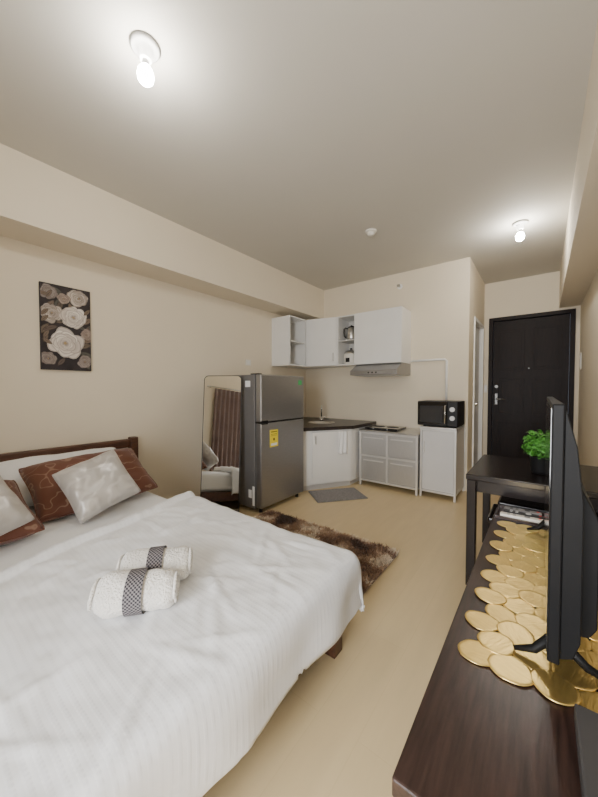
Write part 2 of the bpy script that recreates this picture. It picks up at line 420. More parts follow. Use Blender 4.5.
def towel(loc, rz, label, bandx):
    t = thing('towel', label, 'towel', loc, rz, 'rolled towels on the duvet')
    L = .25; r = .068
    RY = Matrix.Rotation(PI/2, 4, 'Y'); SQ = Matrix.Diagonal((1, 1.09, .90, 1))
    prof = [(0, -L/2+.004), (.02, -L/2), (.045, -L/2+.002), (.054, -L/2+.006), (r-.005, -L/2+.018)]
    prof += [(r+.004*math.sin(PI*(k+.5)/6), -L/2+.035+(L-.07)*k/11) for k in range(12)]
    prof += [(r-.005, L/2-.018), (.054, L/2-.006), (.045, L/2-.002), (.02, L/2), (0, L/2-.004)]
    m = MB(); m.lathe(prof, 56, M=SQ @ RY)
    for sx in (-1, 1):
        pts = [(sx*(L/2+.001), math.cos(a)*(.006+.0034*a), math.sin(a)*(.006+.0034*a)) for a in [k*.35 for k in range(46)]]
        m.tube(pts, .0055, 6, M=SQ)
    for v in m.bm.verts:
        q = Vector((0, v.co.y, v.co.z))
        if q.length > 1e-5:
            away = min(1, max(0, (abs(v.co.x-bandx)-.026)/.02))
            d = (.010*noise.noise(v.co*14+Vector((rz*9, loc[1]*7, 0)))+.005*noise.noise(v.co*42))*away-.0015*(1-away)
            v.co += q.normalized()*d
    b = m.build('roll', TOWEL, t); b.location.z = .062
    seg = 48; V = []; F = []
    for i in range(seg+1):
        a = 2*PI*i/seg
        for k, x in enumerate((-.028, .028)):
            V.append((bandx+x, 1.09*(r+.0055)*math.cos(a), .90*(r+.0055)*math.sin(a)))
    for i in range(seg): F.append((2*i, 2*i+1, 2*i+3, 2*i+2))
    o = pmesh('band', V, F, BAND, t, smooth=True); o.location.z = .062
    ul = o.data.uv_layers.new(name='UVMap')
    for li, l in enumerate(o.data.loops):
        vi = l.vertex_index; ul.data[li].uv = (.1286*(vi % 2), (vi//2)/seg)
    tag(o, 'dark checked ribbon band')
ang = math.atan2(.19, .155)
towel((-1.095, .508, .444), ang, 'rolled white towel with dark checked band, the nearer of two on the duvet', .0)
towel((-1.192, .628, .446), ang+.03, 'rolled white towel with dark checked band, lying behind the nearer towel', .0)

# ------------------------------------------------------------------ painting
def painting():
    t = thing('painting', 'tall dark canvas of cream and blush roses hanging above the bed', 'painting', (XL, .88, 1.36))
    w, h = .34, .67
    MB().box(-.001, .026, -w/2, w/2, 0, h, .003).build('canvas', mat('canvas_dark', (.022,.016,.018), .7, var=.5, scale=14), t)
    V = []; F = []; Cc = []; lay = [0]
    def poly(pts, c):
        lay[0] += 1; x = .0262+lay[0]*.000005
        b = len(V)
        for (y, z) in pts: V.append((x, max(-w/2+.003, min(w/2-.003, y)), max(.004, min(h-.004, z))))
        F.append(tuple(range(b, b+len(pts)))); Cc.append(c)
    def leaf(cy, cz, l, rot, c):
        for k_, cc in ((1, tuple(q*.6 for q in c)), (.82, c)):
            pts = []
            for k in range(16):
                q = 2*PI*k/16; x = l*k_*math.cos(q); y = l*.40*k_*math.sin(q)*abs(math.sin(q))**.7
                pts.append((cy+x*math.cos(rot)-y*math.sin(rot), cz+x*math.sin(rot)+y*math.cos(rot)))
            poly(pts, cc)
        poly([(cy-l*math.cos(rot), cz-l*math.sin(rot)), (cy+.04*l*math.sin(rot), cz-.04*l*math.cos(rot)), (cy+l*math.cos(rot), cz+l*math.sin(rot)), (cy-.04*l*math.sin(rot), cz+.04*l*math.cos(rot))], tuple(q*.35 for q in c))
    def flower(cy, cz, r, hi, lo, seed):
        rnd = random.Random(seed)
        def petal(a, r_out, half, c):
            ph = rnd.uniform(0, 6); n = 11; steps = 9
            for q in range(steps):
                f_out = 1-.075*q
                fc = .50 if q == 0 else 1.0-.74*((q-1)/(steps-2))**1.1
                pts = [(cy, cz)]
                for k in range(n):
                    u = -1+2*k/(n-1); rr = r_out*f_out*(1-.30*u*u)*(1+.06*math.sin(u*4+ph)-.06*math.exp(-(u/.25)**2))
                    b = a+u*half*(.75+.25*f_out); pts.append((cy+rr*math.cos(b), cz+rr*math.sin(b)))
                poly(pts, tuple(lo[i]*.45*(1-fc)+c[i]*fc for i in range(3)))
        for k, (ro, n) in enumerate(((1., 6), (.84, 5), (.66, 5), (.48, 4), (.32, 3))):
            off = rnd.random()*6
            for i in range(n):
                a = off+2*PI*i/n+rnd.uniform(-.25, .25); mixf = rnd.uniform(.45, 1)
                petal(a, r*ro*rnd.uniform(.85, 1.12), PI/n*1.5, tuple(lo[q]+(hi[q]-lo[q])*mixf for q in range(3)))
        for k in range(7):
            a = rnd.uniform(0, 6.3); d = rnd.uniform(0, r*.07); s = r*.04
            poly([(cy+d*math.cos(a)+s*math.cos(q), cz+d*math.sin(a)+s*math.sin(q)) for q in [j*PI/3 for j in range(6)]], (.40,.27,.13))
    rnd = random.Random(5)
    for k in range(40):
        leaf(rnd.uniform(-.16, .16), rnd.uniform(.03, .64), rnd.uniform(.03, .055), rnd.uniform(0, 6.3), rnd.choice([(.10,.07,.05), (.14,.10,.07), (.08,.075,.06), (.18,.125,.09), (.11,.075,.06)]))
    white = (.80,.74,.67); cream = (.60,.52,.45); blush = (.42,.33,.28); gy = (.32,.27,.245); br = (.14,.10,.08)
    flower(-.115, .60, .062, gy, br, 1); flower(.085, .59, .078, cream, br, 2); flower(-.125, .085, .055, gy, br, 3)
    flower(-.10, .44, .078, cream, br, 4); flower(.12, .075, .055, gy, br, 5); flower(.135, .30, .050, blush, br, 6)
    flower(.045, .43, .105, white, blush, 7); flower(-.015, .215, .125, white, blush, 8); flower(-.02, .565, .045, blush, br, 9)
    for k in range(7): leaf(rnd.choice((-.135, .135))+rnd.uniform(-.02, .02), rnd.uniform(.1, .6), .036, rnd.uniform(0, 6.3), (.17,.12,.085))
    pmesh('flowers', V, F, PAINT, t, Cc)
painting()

# ------------------------------------------------------------------ mirror
mir = thing('standing_mirror', 'tall narrow floor mirror with thin black frame leaning beside the fridge', 'mirror', (-2.360, 1.845, .004))
mir.rotation_euler = (R(-7), 0, math.atan2(.565, .825)+R(1.5))
def rrect(w, z0, z1, r, n=6):
    P = []
    for (cx, cz, a0) in ((w/2-r, z0+r, -PI/2), (w/2-r, z1-r, 0), (-w/2+r, z1-r, PI/2), (-w/2+r, z0+r, PI)):
        for k in range(n+1): a = a0+PI/2*k/n; P.append((cx+r*math.cos(a), cz+r*math.sin(a)))
    return P
MW, MH = .365, 1.345
po = rrect(MW, 0, MH, .045); pi_ = rrect(MW-.010, .005, MH-.005, .040)
V = []; F = []; n = len(po)
for P, y in ((po, -.010), (pi_, -.010), (pi_, .0), (po, .010)): V += [(x, y, z) for x, z in P]
for a, b in ((0, 1), (1, 2), (3, 0)):
    for k in range(n): F.append((a*n+k, a*n+(k+1) % n, b*n+(k+1) % n, b*n+k))
F.append(tuple(3*n+k for k in range(n)))
pmesh('frame', V, F, BLACK, mir)
pmesh('glass', [(x, -.008, z) for x, z in rrect(MW-.009, .0045, MH-.0045, .040)], [tuple(range(n))], MIRROR, mir)
m = MB(); m.tube([(-.10, .02, 1.0), (-.10, .10, .013)], .008).tube([(.10, .02, 1.0), (.10, .10, .013)], .008).tube([(-.10, .10, .022), (.10, .10, .022)], .008)
m.build('support_leg', BLACK, mir)

# ------------------------------------------------------------------ fridge
fr = thing('refrigerator', 'two-door grey steel refrigerator with yellow energy label beside the mirror', 'fridge', (-2.72, 2.14, 0))
FW = .69
MB().box(0, .53, 0, FW, .04, 1.35, .008).build('body', FRIDGE_B, fr)
fd = MB().box(.537, .61, .004, FW-.004, .893, 1.35, .012, 3).build('freezer_door', FRIDGE_S, fr)
ld = MB().box(.537, .61, .004, FW-.004, .055, .877, .012, 3).build('fridge_door', FRIDGE_S, fr)
MB().box(.530, .60, .006, FW-.006, .878, .892).build('gap_strip', BLACK, fr)
tag(MB().box(.56, .6108, .012, .10, .892, .905, .002).build('grip', BLACK, fd), 'recessed black grip under the freezer door')
tag(MB().box(.56, .6108, .012, .10, .866, .8785, .002).build('grip', BLACK, ld), 'recessed black grip on top of the lower door')
m = MB(); m.box(.6105, .612, .125, .245, .635, .805)
m.mi = 1; m.box(.612, .6123, .14, .23, .780, .789).box(.612, .6123, .14, .23, .759, .764).box(.612, .6123, .14, .23, .746, .750).box(.612, .6123, .172, .198, .698, .722)
m.mi = 2; m.box(.612, .6123, .14, .23, .648, .672)
tag(m.build('energy_label', [LABELY, LABELO, LABELW], ld), 'yellow energy label sticker')
tag(MB().box(.6105, .612, .58, .64, 1.255, 1.305).build('sticker', LABELG, fd), 'small green sticker')
tag(MB().box(.40, .47, -.0015, -.0005, 1.23, 1.29).build('sticker', LABELW, fr), 'small white sticker')
tag(MB().box(.495, .526, -.0015, -.0005, .07, .26).build('sticker', LABELW, fr), 'white information sticker')
tag(MB().box(.44, .485, -.0015, -.0005, .14, .22).build('sticker', LABELW, fr), 'small white sticker low on the side')
m = MB(); m.box(.45, .56, .02, .07, 1.35, 1.362, .004); m.build('hinge_cover', BLACK, fr)
for (x, y) in ((.05, .05), (.05, FW-.05), (.55, .06), (.55, FW-.06)):
    MB().cyl((x, y, 0), (x, y, .056), .018).build('foot', RUBBER, fr)

# ------------------------------------------------------------------ kitchen hanging units
UZ = 1.54; UH = .68; T = .016
t = thing('open_shelf', 'open white shelf unit on the left wall above the fridge end', 'shelf', (XL, 3.34, UZ))
m = MB(); m.box(0, .33, 0, T, 0, UH).box(0, .33, .38-T, .38, 0, UH).box(0, .33, T, .38-T, 0, T).box(0, .33, T, .38-T, UH-T, UH)
m.build('carcass', WHITE, t)
MB().box(0, .008, T, .38-T, T, UH-T).build('back_panel', INNER, t)
MB().box(.008, .32, T, .38-T, .33, .33+T).build('shelf', INNER, t)
t = thing('kitchen_cabinet', 'white corner wall cabinet with angled single door', 'cabinet', (-2.74, 3.72, UZ))
q = lambda x, y: (x+2.74, y-3.72)
m = MB(); m.prism([q(XL+.003, 3.722), q(-2.74, 3.722), q(-2.282, 3.83), q(-2.282, YB-.003), q(XL+.003, YB-.003)], 0, UH); m.build('body', WHITE, t)
d = MB().box(.012, .46, -.020, -.003, .004, UH-.004, .003).build('door', WHITE, t); d.rotation_euler.z = math.atan2(.11, .46)
MB().box(.415, .427, -.040, -.020, .06, .18, .003).build('handle', STEEL, d)
t = thing('open_shelf', 'open white shelf unit holding the kettle and rice cooker', 'shelf', (-2.28, 3.83, UZ))
m = MB(); m.box(.002, T, 0, .33, 0, UH).box(.28-T, .278, 0, .33, 0, UH).box(T, .28-T, 0, .33, 0, T).box(T, .28-T, 0, .33, UH-T, UH); m.build('carcass', WHITE, t)
MB().box(T, .28-T, .322, .33, T, UH-T).build('back_panel', INNER, t)
MB().box(T, .28-T, .01, .322, .335, .335+T).build('shelf', INNER, t)
t = thing('kitchen_cabinet', 'plain white wall cabinet above the range hood', 'cabinet', (-2.0, 3.81, UZ))
MB().box(.002, .635, .020, .35, 0, UH, .001).build('body', WHITE, t)
d = MB().box(.002, .635, 0, .018, .001, UH-.001, .002).build('door', WHITE, t)
MB().box(.26, .38, -.014, 0, .012, .022, .003).build('handle', WHITE, d)
t = thing('range_hood', 'slim grey metal range hood under the plain white wall cabinet', 'range hood', (-1.985, 3.66, 1.39))
m = MB(); m.prism([(.50, .149), (.18, .149), (.0, .055), (.0, .0), (.50, .0)], 0, .62, .003, M=Matrix(((0,0,1,0),(1,0,0,0),(0,1,0,0),(0,0,0,1))))
m.build('housing', HOODS, t)
MB().box(.03, .59, .04, .44, -.006, .0, .002).build('filter', ALU, t)
for k in range(3): MB().cyl((.26+.05*k, -.006, .028), (.26+.05*k, .004, .028), .010).build('button', BLACK, t)
t = thing('kettle', 'steel and black electric kettle on the upper open shelf', 'kettle', (-2.135, 3.98, UZ+.335+T), R(30))
MB().lathe([(0,0), (.075,0), (.078,.012), (.074,.015), (0,.015)], 28).build('base', BLACK, t)
MB().lathe([(0,.016), (.070,.016), (.074,.03), (.066,.12), (.054,.175), (.050,.18), (0,.18)], 32).build('body', STEEL, t)
MB().lathe([(.051,.18), (.050,.192), (.035,.202), (.012,.206), (.012,.218), (0,.22)], 24).build('lid', BLACK, t)
MB().tube([(-.05,0,.17), (-.085,0,.18), (-.105,0,.165), (-.108,0,.12), (-.097,0,.06), (-.072,0,.045)], .010).build('handle', BLACK, t)
MB().tube([(.05,0,.14), (.075,0,.165), (.088,0,.182)], [.02,.014,.010]).build('spout', STEEL, t)
t = thing('rice_cooker', 'small white rice cooker on the lower open shelf', 'rice cooker', (-2.14, 3.975, UZ+T), 0)
MB().lathe([(0,0), (.085,0), (.098,.02), (.103,.08), (.101,.14), (.098,.15), (0,.15)], 32).build('body', CREAMP, t)
MB().lathe([(.099,.151), (.096,.165), (.07,.19), (.03,.202), (0,.204)], 32).build('lid', STEEL, t)
MB().lathe([(.008,.203), (.008,.212), (.018,.222), (.012,.232), (0,.233)], 16).build('knob', BLACK, t)
MB().box(-.03, .03, -.106, -.092, .03, .09, .005).build('control_panel', BLACK, t)

# ------------------------------------------------------------------ base units
t = thing('base_cabinet', 'white corner sink cabinet with one angled door under the dark countertop', 'cabinet', (-2.16, 3.0, 0))
q = lambda x, y: (x+2.16, y-3.0)
m = MB(); m.prism([q(XL+.006, 2.89), q(-2.23, 2.89), q(-2.165, 3.0), q(-1.865, 3.49), q(-1.865, YB-.006), q(XL+.006, YB-.006)], .07, .718); m.build('body', WHITE, t)
m = MB(); m.prism([q(XL+.006, 2.92), q(-2.26, 2.92), q(-2.20, 3.02), q(-1.90, 3.51), q(-1.90, YB-.006), q(XL+.006, YB-.006)], 0, .07); m.build('plinth', GREYW, t)
d = MB().box(.03, .545, -.020, -.003, .085, .70, .003).build('door', WHITE, t); d.rotation_euler.z = math.atan2(.49, .30)
MB().box(.06, .071, -.042, -.020, .56, .66, .003).build('handle', STEEL, d)
SXC, SYC, SR = -2.36, 3.56, .165
def countertop():
    bm = bmesh.new(); z = .76
    outer = [(XL, 2.87), (-2.22, 2.87), (-2.135, 2.985), (-1.835, 3.475), (-1.835, YB), (XL, YB)]
    inner = [(SXC+SR*math.cos(2*PI*k/32), SYC+SR*math.sin(2*PI*k/32)) for k in range(32)]
    es = []
    for P in (outer, inner):
        vs = [bm.verts.new((x, y, z)) for x, y in P]
        es += [bm.edges.new((vs[i], vs[(i+1) % len(vs)])) for i in range(len(vs))]
    bmesh.ops.triangle_fill(bm, edges=es, use_beauty=True)
    r = bmesh.ops.extrude_face_region(bm, geom=list(bm.faces))
    for v in r['geom']:
        if isinstance(v, bmesh.types.BMVert): v.co.z -= .04
    bmesh.ops.recalc_face_normals(bm, faces=bm.faces)
    me = bpy.data.meshes.new('countertop'); bm.to_mesh(me); bm.free(); me.materials.append(GRANITE)
    o = bpy.data.objects.new('countertop', me); COL.objects.link(o)
    tag(o, 'dark corner countertop around the round sink', 'countertop')
countertop()
t = thing('kitchen_sink', 'round stainless sink set into the dark countertop', 'sink', (SXC, SYC, .76))
MB().lathe([(SR+.018, .001), (SR+.018, .004), (SR-.004, .005), (SR-.008, -.01), (SR-.02, -.03), (SR-.035, -.037), (0, -.038)], 36).build('bowl', STEEL, t)
MB().lathe([(0, -.036), (.03, -.036), (.03, -.032), (0, -.031)], 20).build('drain', CHROME, t)
t = thing('faucet', 'chrome gooseneck faucet behind the round sink', 'faucet', (-2.52, 3.80, .76))
MB().lathe([(0,0), (.028,0), (.026,.02), (.016,.03), (.014,.05), (0,.05)], 20).build('base', CHROME, t)
MB().tube([(0,0,.04), (0,0,.16), (.012,-.018,.205), (.04,-.06,.222), (.07,-.105,.205), (.08,-.12,.165)], .0095).build('spout', CHROME, t)
MB().tube([(.018,.0,.035), (.05,.02,.05), (.065,.03,.06)], .006).build('lever', CHROME, t)
V = []; F = []; nx, nz = 14, 16; th = math.atan2(.49, .30); ox, oy = -1.93, 3.345
dx, dy = math.cos(th), math.sin(th); px_, py_ = math.sin(th), -math.cos(th)
for i in range(nx+1):
    u = (i/nx-.5)*.11
    for j in range(nz+1):
        v = j/nz; zz = .70-.27*v; wv = .010*math.sin(i*1.15+2*v)*(.3+v)+.012
        sp = 1+.25*v
        V.append((ox+dx*u*sp+px_*(.026+wv), oy+dy*u*sp+py_*(.026+wv), zz+.006*math.sin(i*.8)*v))
for i in range(nx):
    for j in range(nz): a = i*(nz+1)+j; F.append((a, a+nz+1, a+nz+2, a+1))
o = pmesh('dish_towel', V, F, SHEET, smooth=True); md = o.modifiers.new('t', 'SOLIDIFY'); md.thickness = .005
tag(o, 'white dish towel hanging at the right end of the sink cabinet', 'towel')
def metal_frame(W, D, Hh, s, zs):
    m = MB()
    for x in (0, W-s):
        for y in (0, D-s): m.box(x, x+s, y, y+s, 0, Hh-.02, .001)
    for z in zs:
        m.box(s-.002, W-s+.002, 0, .020, z, z+s, .001).box(s-.002, W-s+.002, D-.02, D, z, z+s, .001)
        m.box(0, .018, s-.002, D-s+.002, z, z+s, .001).box(W-.018, W, s-.002, D-s+.002, z, z+s, .001)
    return m
t = thing('metal_cabinet', 'low aluminium kitchen cabinet with four panels under the black cooktop', 'cabinet', (-1.825, 3.62, 0))
W, D, Hh = .725, .52, .70
m = metal_frame(W, D, Hh, .025, (.06, .37, Hh-.046)); m.box(W/2-.012, W/2+.012, .001, .020, .080, Hh-.04, .001); m.build('frame', ALUF, t)
for x in (.004, W-.012): MB().box(x, x+.008, .025, D-.025, .07, Hh-.03).build('side_panel', ALU, t)
MB().box(.012, W-.012, D-.015, D-.006, .07, Hh-.03).build('back_panel', ALU, t)
MB().box(.01, W-.01, .02, D-.02, .06, .068).build('bottom_panel', ALU, t)
MB().box(-.006, W+.006, -.012, D, Hh-.02, Hh, .004).build('top', STEEL, t)
for (x0, x1) in ((.027, W/2-.014), (W/2+.014, W-.027)):
    for (z0, z1) in ((.088, .367), (.398, .652)):
        d = MB().box(x0, x1, .006, .018, z0, z1, .002).build('panel', ALU, t)
        MB().box(x0+.03, x1-.03, -.004, .006, z1-.05, z1-.035, .003).build('handle', ALUF, d)
t = thing('cooktop', 'flat black two-plate cooktop on the aluminium cabinet', 'stove', (-1.79, 3.70, .70))
MB().box(0, .42, 0, .33, .005, .028, .004).build('body', GLOSS, t)
for x in (.12, .30):
    MB().lathe([(0,.028), (.075,.028), (.074,.0295), (0,.0295)], 28, (x, .18, 0)).build('hot_plate', RUBBER, t)
    MB().cyl((x, .0, .016), (x, -.010, .016), .009).build('knob', CHROME, t)
for x in (.03, .39):
    for y in (.03, .30): MB().cyl((x, y, 0), (x, y, .006), .012).build('foot', RUBBER, t)
t = thing('base_cabinet', 'tall pale grey one-door metal-framed cabinet under the microwave', 'cabinet', (-1.085, 3.65, 0))
W, D, Hh = .375, .49, .79
metal_frame(W, D, Hh, .022, (.06, Hh-.042)).build('frame', ALUF, t)
for x in (.004, W-.012): MB().box(x, x+.008, .022, D-.022, .06, Hh-.02).build('side_panel', GREYW, t)
MB().box(.012, W-.012, D-.015, D-.006, .06, Hh-.02).build('back_panel', GREYW, t)
MB().box(.01, W-.01, .02, D-.02, .06, .07).build('bottom_panel', GREYW, t)
MB().box(-.004, W+.002, -.01, D, Hh-.018, Hh, .003).build('top', ALUF, t)
d = MB().box(.024, W-.024, .004, .018, .084, Hh-.044, .003).build('door', GREYW, t)
MB().box(.04, .052, -.014, .004, .50, .62, .003).build('handle', ALUF, d)
t = thing('microwave', 'black microwave oven with silver handle on the pale grey cabinet', 'microwave', (-1.125, 3.67, .79))
W, D, Hh = .42, .38, .285
MB().box(0, W, .02, D, .012, Hh, .006).build('body', BLACK, t)
d = MB().box(.003, .315, 0, .019, .016, Hh-.003, .004).build('door', GLOSS, t)
MB().box(.03, .27, -.001, .001, .05, Hh-.05).build('window', mat('microwave_window', (.03,.03,.032), .2), d)
m = MB(); m.tube([(.298, 0, .045), (.298, -.022, .05), (.298, -.022, Hh-.045), (.298, 0, Hh-.04)], .006, 8); m.build('handle', CHROME, d)
p = MB().box(.319, W-.003, 0, .019, .016, Hh-.003, .004).build('control_panel', BLACK, t)
MB().cyl((.368, 0, .20), (.368, -.016, .20), .025).build('dial', STEEL, p)
MB().cyl((.368, 0, .105), (.368, -.016, .105), .025).build('dial', STEEL, p)
for x in (.065, W-.03):
    for y in (.05, D-.04): MB().cyl((x, y, 0), (x, y, .014), .012).build('foot', RUBBER, t)
m = MB(); m.tube([(-1.36, 4.147, 1.575), (-.945, 4.147, 1.575), (-.925, 4.147, 1.555), (-.925, 4.147, 1.08)], .014, 8)
tag(m.build('conduit', TRIMW), 'thin white conduit running from the hood down to the microwave', 'pipe')
t = thing('sprinkler', 'small sidewall sprinkler high on the kitchen wall', 'sprinkler', (-1.517, YB, 2.57))
MB().cyl((0, .001, 0), (0, -.012, 0), .035).build('flange', TRIMW, t)
m = MB(); m.cyl((0, -.012, 0), (0, -.054, 0), .012).box(-.022, .022, -.058, -.052, -.016, .016, .002); m.build('nozzle', CHROME, t)
def switch(name, loc, rz, label, cat, w=.075, h=.115, rockers=1):
    t = thing(name, label, cat, loc, rz)
    MB().box(-w/2, w/2, -.010, 0, -h/2, h/2, .003).build('plate', CREAMP, t)
    for k in range(rockers):
        MB().box(-w*.25, w*.25, -.014, -.010, -h*.35+k*h*.7/rockers+.003, -h*.35+(k+1)*h*.7/rockers-.003, .001).build('rocker', WHITE, t)
switch('power_outlet', (XL, 2.88, 1.56), R(90), 'small ivory outlet on the left wall above the fridge', 'outlet', .09, .075)
switch('light_switch', (XR, 5.12, 1.55), R(-90), 'ivory light switch on the right wall by the entrance door', 'switch', .08, .20, 2)
switch('light_switch', (-.66, YE, 1.22), 0, 'narrow ivory light switch left of the entrance door', 'switch', .045, .115)

# ------------------------------------------------------------------ rug, mat
def rug():
    x0, x1, y0, y1 = -2.08, -.81, 1.58, 2.235
    V = []; F = []; Cc = []
    def colr(x, y):
        wx = x+.05*noise.noise(Vector((x*9, y*9, 3))); wy = y+.05*noise.noise(Vector((x*9, y*9, 8)))
        a = noise.noise(Vector((wx*5.2, wy*7.0, 1.3))); b = noise.noise(Vector((wx*10, wy*12, 7.7))); v = a+.55*b
        if v > .22: return (.80,.68,.53)
        if v > .04: return (.55,.38,.25)
        if v > -.16: return (.34,.205,.13)
        if v > -.36: return (.20,.11,.07)
        return (.07,.038,.027)
    V += [(x0,y0,.001), (x1,y0,.001), (x1,y1,.001), (x0,y1,.001), (x0,y0,.01), (x1,y0,.01), (x1,y1,.01), (x0,y1,.01)]
    for f in ((3,2,1,0), (4,5,6,7), (0,1,5,4), (1,2,6,5), (2,3,7,6), (3,0,4,7)): F.append(f); Cc.append((.20,.12,.08))
    rnd = random.Random(3)
    for k in range(24000):
        x = rnd.uniform(x0, x1); y = rnd.uniform(y0, y1); c = colr(x, y); j = rnd.uniform(.7, 1.25)
        a = rnd.uniform(0, 2*PI); w = rnd.uniform(.004, .007); h = rnd.uniform(.022, .038); lx, ly = rnd.uniform(-.024, .024), rnd.uniform(-.024, .024)
        b = len(V); dx, dy = w*math.cos(a), w*math.sin(a)
        V += [(x-dx, y-dy, .008), (x+dx, y+dy, .008), (x+dx*.8+lx*.6, y+dy*.8+ly*.6, .008+h*.65), (x-dx*.8+lx*.6, y-dy*.8+ly*.6, .008+h*.65), (x+lx*1.3, y+ly*1.3, .008+h)]
        cc = tuple(q*j for q in c)
        F.append((b, b+1, b+2, b+3)); Cc.append(tuple(q*.9 for q in cc)); F.append((b+3, b+2, b+4)); Cc.append(cc)
    o = pmesh('rug', V, F, SHAG, None, Cc)
    tag(o, 'brown and cream mottled shag rug on the floor past the bed', 'rug')
rug()
m = MB(); m.box(-.29, .29, -.19, .19, .0, .012, .004)
for k in range(13): m.box(-.28, .28, -.185+k*.029, -.165+k*.029, .010, .016, .003)
o = m.build('floor_mat', MATGREY, None, (-1.83, 3.085, .0)); o.rotation_euler.z = math.atan2(.45, .36)
tag(o, 'small grey floor mat in front of the sink cabinet', 'mat')

# ------------------------------------------------------------------ dining table and stools
t = thing('dining_table', 'dark glossy wooden dining table against the right wall', 'table', (-.01, 2.50, 0))
MB().box(-.35, .35, -.37, .37, .655, .69, .006).build('tabletop', TABLEWOOD, t)
m = MB(); m.box(-.31, .31, -.33, -.31, .58, .655).box(-.31, .31, .31, .33, .58, .655).box(-.32, -.30, -.32, .32, .58, .655).box(.30, .32, -.32, .32, .58, .655); m.build('apron', TABLEWOOD, t)
for x in (-.32, .32):
    for y in (-.34, .34): MB().box(x-.025, x+.025, y-.025, y+.025, 0, .655, .004).build('leg', TABLEWOOD, t)
def stool(loc, rz, label):
    t = thing('stool', label, 'stool', loc, rz, 'stools under the dining table')
    MB().box(-.15, .15, -.15, .15, .40, .435, .012, 3).build('seat', TABLEWOOD, t)
    for x in (-.12, .12):
        for y in (-.12, .12): MB().box(x-.017, x+.017, y-.017, y+.017, 0, .40, .003).build('leg', TABLEWOOD, t)
    for y in (-.12, .12): MB().box(-.103, .103, y-.01, y+.01, .15, .175).build('stretcher', TABLEWOOD, t)
stool((-.10, 2.33, 0), 0, 'dark wooden stool tucked under the table on its near side')
stool((-.08, 2.68, 0), 0, 'dark wooden stool tucked under the table on its far side')
t = thing('potted_plant', 'small round green artificial plant in a black pot on the dining table', 'plant', (.0, 2.42, .69))
MB().lathe([(0,0), (.042,0), (.048,.02), (.056,.10), (.058,.105), (.052,.105), (.046,.085), (0,.085)], 28).build('pot', BLACK, t)
MB().tube([(0,0,.08), (.003,0,.15)], .006).build('stem', STEM, t)
V = []; F = []; rnd = random.Random(11)
for k in range(620):
    d = Vector((rnd.gauss(0,1), rnd.gauss(0,1), rnd.gauss(0,1))).normalized(); rr = rnd.uniform(.03, .098)
    lump = 1+.18*noise.noise(d*3)
    p = Vector((0,0,.175))+Vector((d.x*rr*lump, d.y*rr*lump, d.z*rr*.9*lump))
    if p.z < .09: continue
    n_ = (d+Vector((rnd.uniform(-.7,.7), rnd.uniform(-.7,.7), rnd.uniform(-.3,.8)))).normalized()
    s = n_.cross(Vector((rnd.uniform(-1,1), rnd.uniform(-1,1), rnd.uniform(-1,1)))).normalized(); l = n_.cross(s); a = rnd.uniform(.012, .020)
    b = len(V); V += [tuple(p-l*a), tuple(p+s*a*.55-l*.2*a+n_*.003), tuple(p+l*a), tuple(p-s*a*.55-l*.2*a+n_*.003)]; F.append((b, b+1, b+2, b+3))
pmesh('foliage', V, F, LEAF, t)

# ------------------------------------------------------------------ console, runner, tv
CZ = .55
t = thing('tv_console', 'long dark brown wooden console along the right wall under the television', 'console', (.085, 1.27, 0))
MB().box(-.275, .275, -.77, .77, CZ-.035, CZ, .004).build('top', DARKWOOD, t)
MB().box(-.235, .265, -.74, .74, .10, CZ-.035, .002).build('body', DARKWOOD, t)
for k in range(3):
    y0 = -.735+k*.492
    for (z0, z1) in ((.11, .30), (.31, .508)):
        d = MB().box(-.255, -.236, y0, y0+.484, z0, z1, .003).build('drawer', DARKWOOD, t)
        MB().cyl((-.255, y0+.242, (z0+z1)/2), (-.275, y0+.242, (z0+z1)/2), .012).build('knob', STEEL, d)
for x in (-.20, .23):
    for y in (-.70, .70): MB().box(x-.025, x+.025, y-.025, y+.025, 0, .10, .003).build('leg', DARKWOOD, t)

ru = thing('table_runner', 'gold runner of flat metal discs joined edge to edge along the console', 'table runner', (.04, 1.34, CZ))
def disc_mesh(seed):
    rnd = random.Random(seed); bm = bmesh.new(); seg = 32; ph = rnd.uniform(0, 6)
    rad = [0, .3, .6, .82, .95, 1.0]; hz = [.0032, .0031, .0033, .0036, .0036, .0028]
    rings = []
    for q, h in zip(rad, hz):
        if q == 0: rings.append([bm.verts.new((0, 0, h))]); continue
        rg = []
        for i in range(seg):
            a = 2*PI*i/seg; wv = 1+.030*math.sin(2*a+ph)+.024*math.sin(3*a+2*ph)+.008*math.sin(7*a)
            rr = .0440*q*wv; x, y = rr*math.cos(a), rr*math.sin(a)
            rg.append(bm.verts.new((x, y, h+.0005*noise.noise(Vector((x*50, y*50, seed*3.1)))*q)))
        rings.append(rg)
    low = [bm.verts.new((v.co.x*.98, v.co.y*.98, .001)) for v in rings[-1]]; rings.append(low)
    for A, B in zip(rings, rings[1:]):
        for i in range(seg):
            j = (i+1) % seg
            if len(A) == 1: bm.faces.new((A[0], B[i], B[j]))
            else: bm.faces.new((A[i], B[i], B[j], A[j]))
    bm.faces.new(low[::-1])
    bmesh.ops.recalc_face_normals(bm, faces=bm.faces)
    for f in bm.faces: f.smooth = len(f.verts) <= 4
    me = bpy.data.meshes.new('disc'); bm.to_mesh(me); bm.free(); me.materials.append(GOLD); return me
DM = [disc_mesh(s) for s in range(8)]; rnd = random.Random(2)
cents = []
for r in range(15):
    y = -.472+r*.0665; off = .0375 if r % 2 else 0
    for c in range(5):
        x = -.16+c*.075+off+rnd.uniform(-.003, .003)
        if x > .185: continue
        cents.append((x, y+rnd.uniform(-.003, .003)))
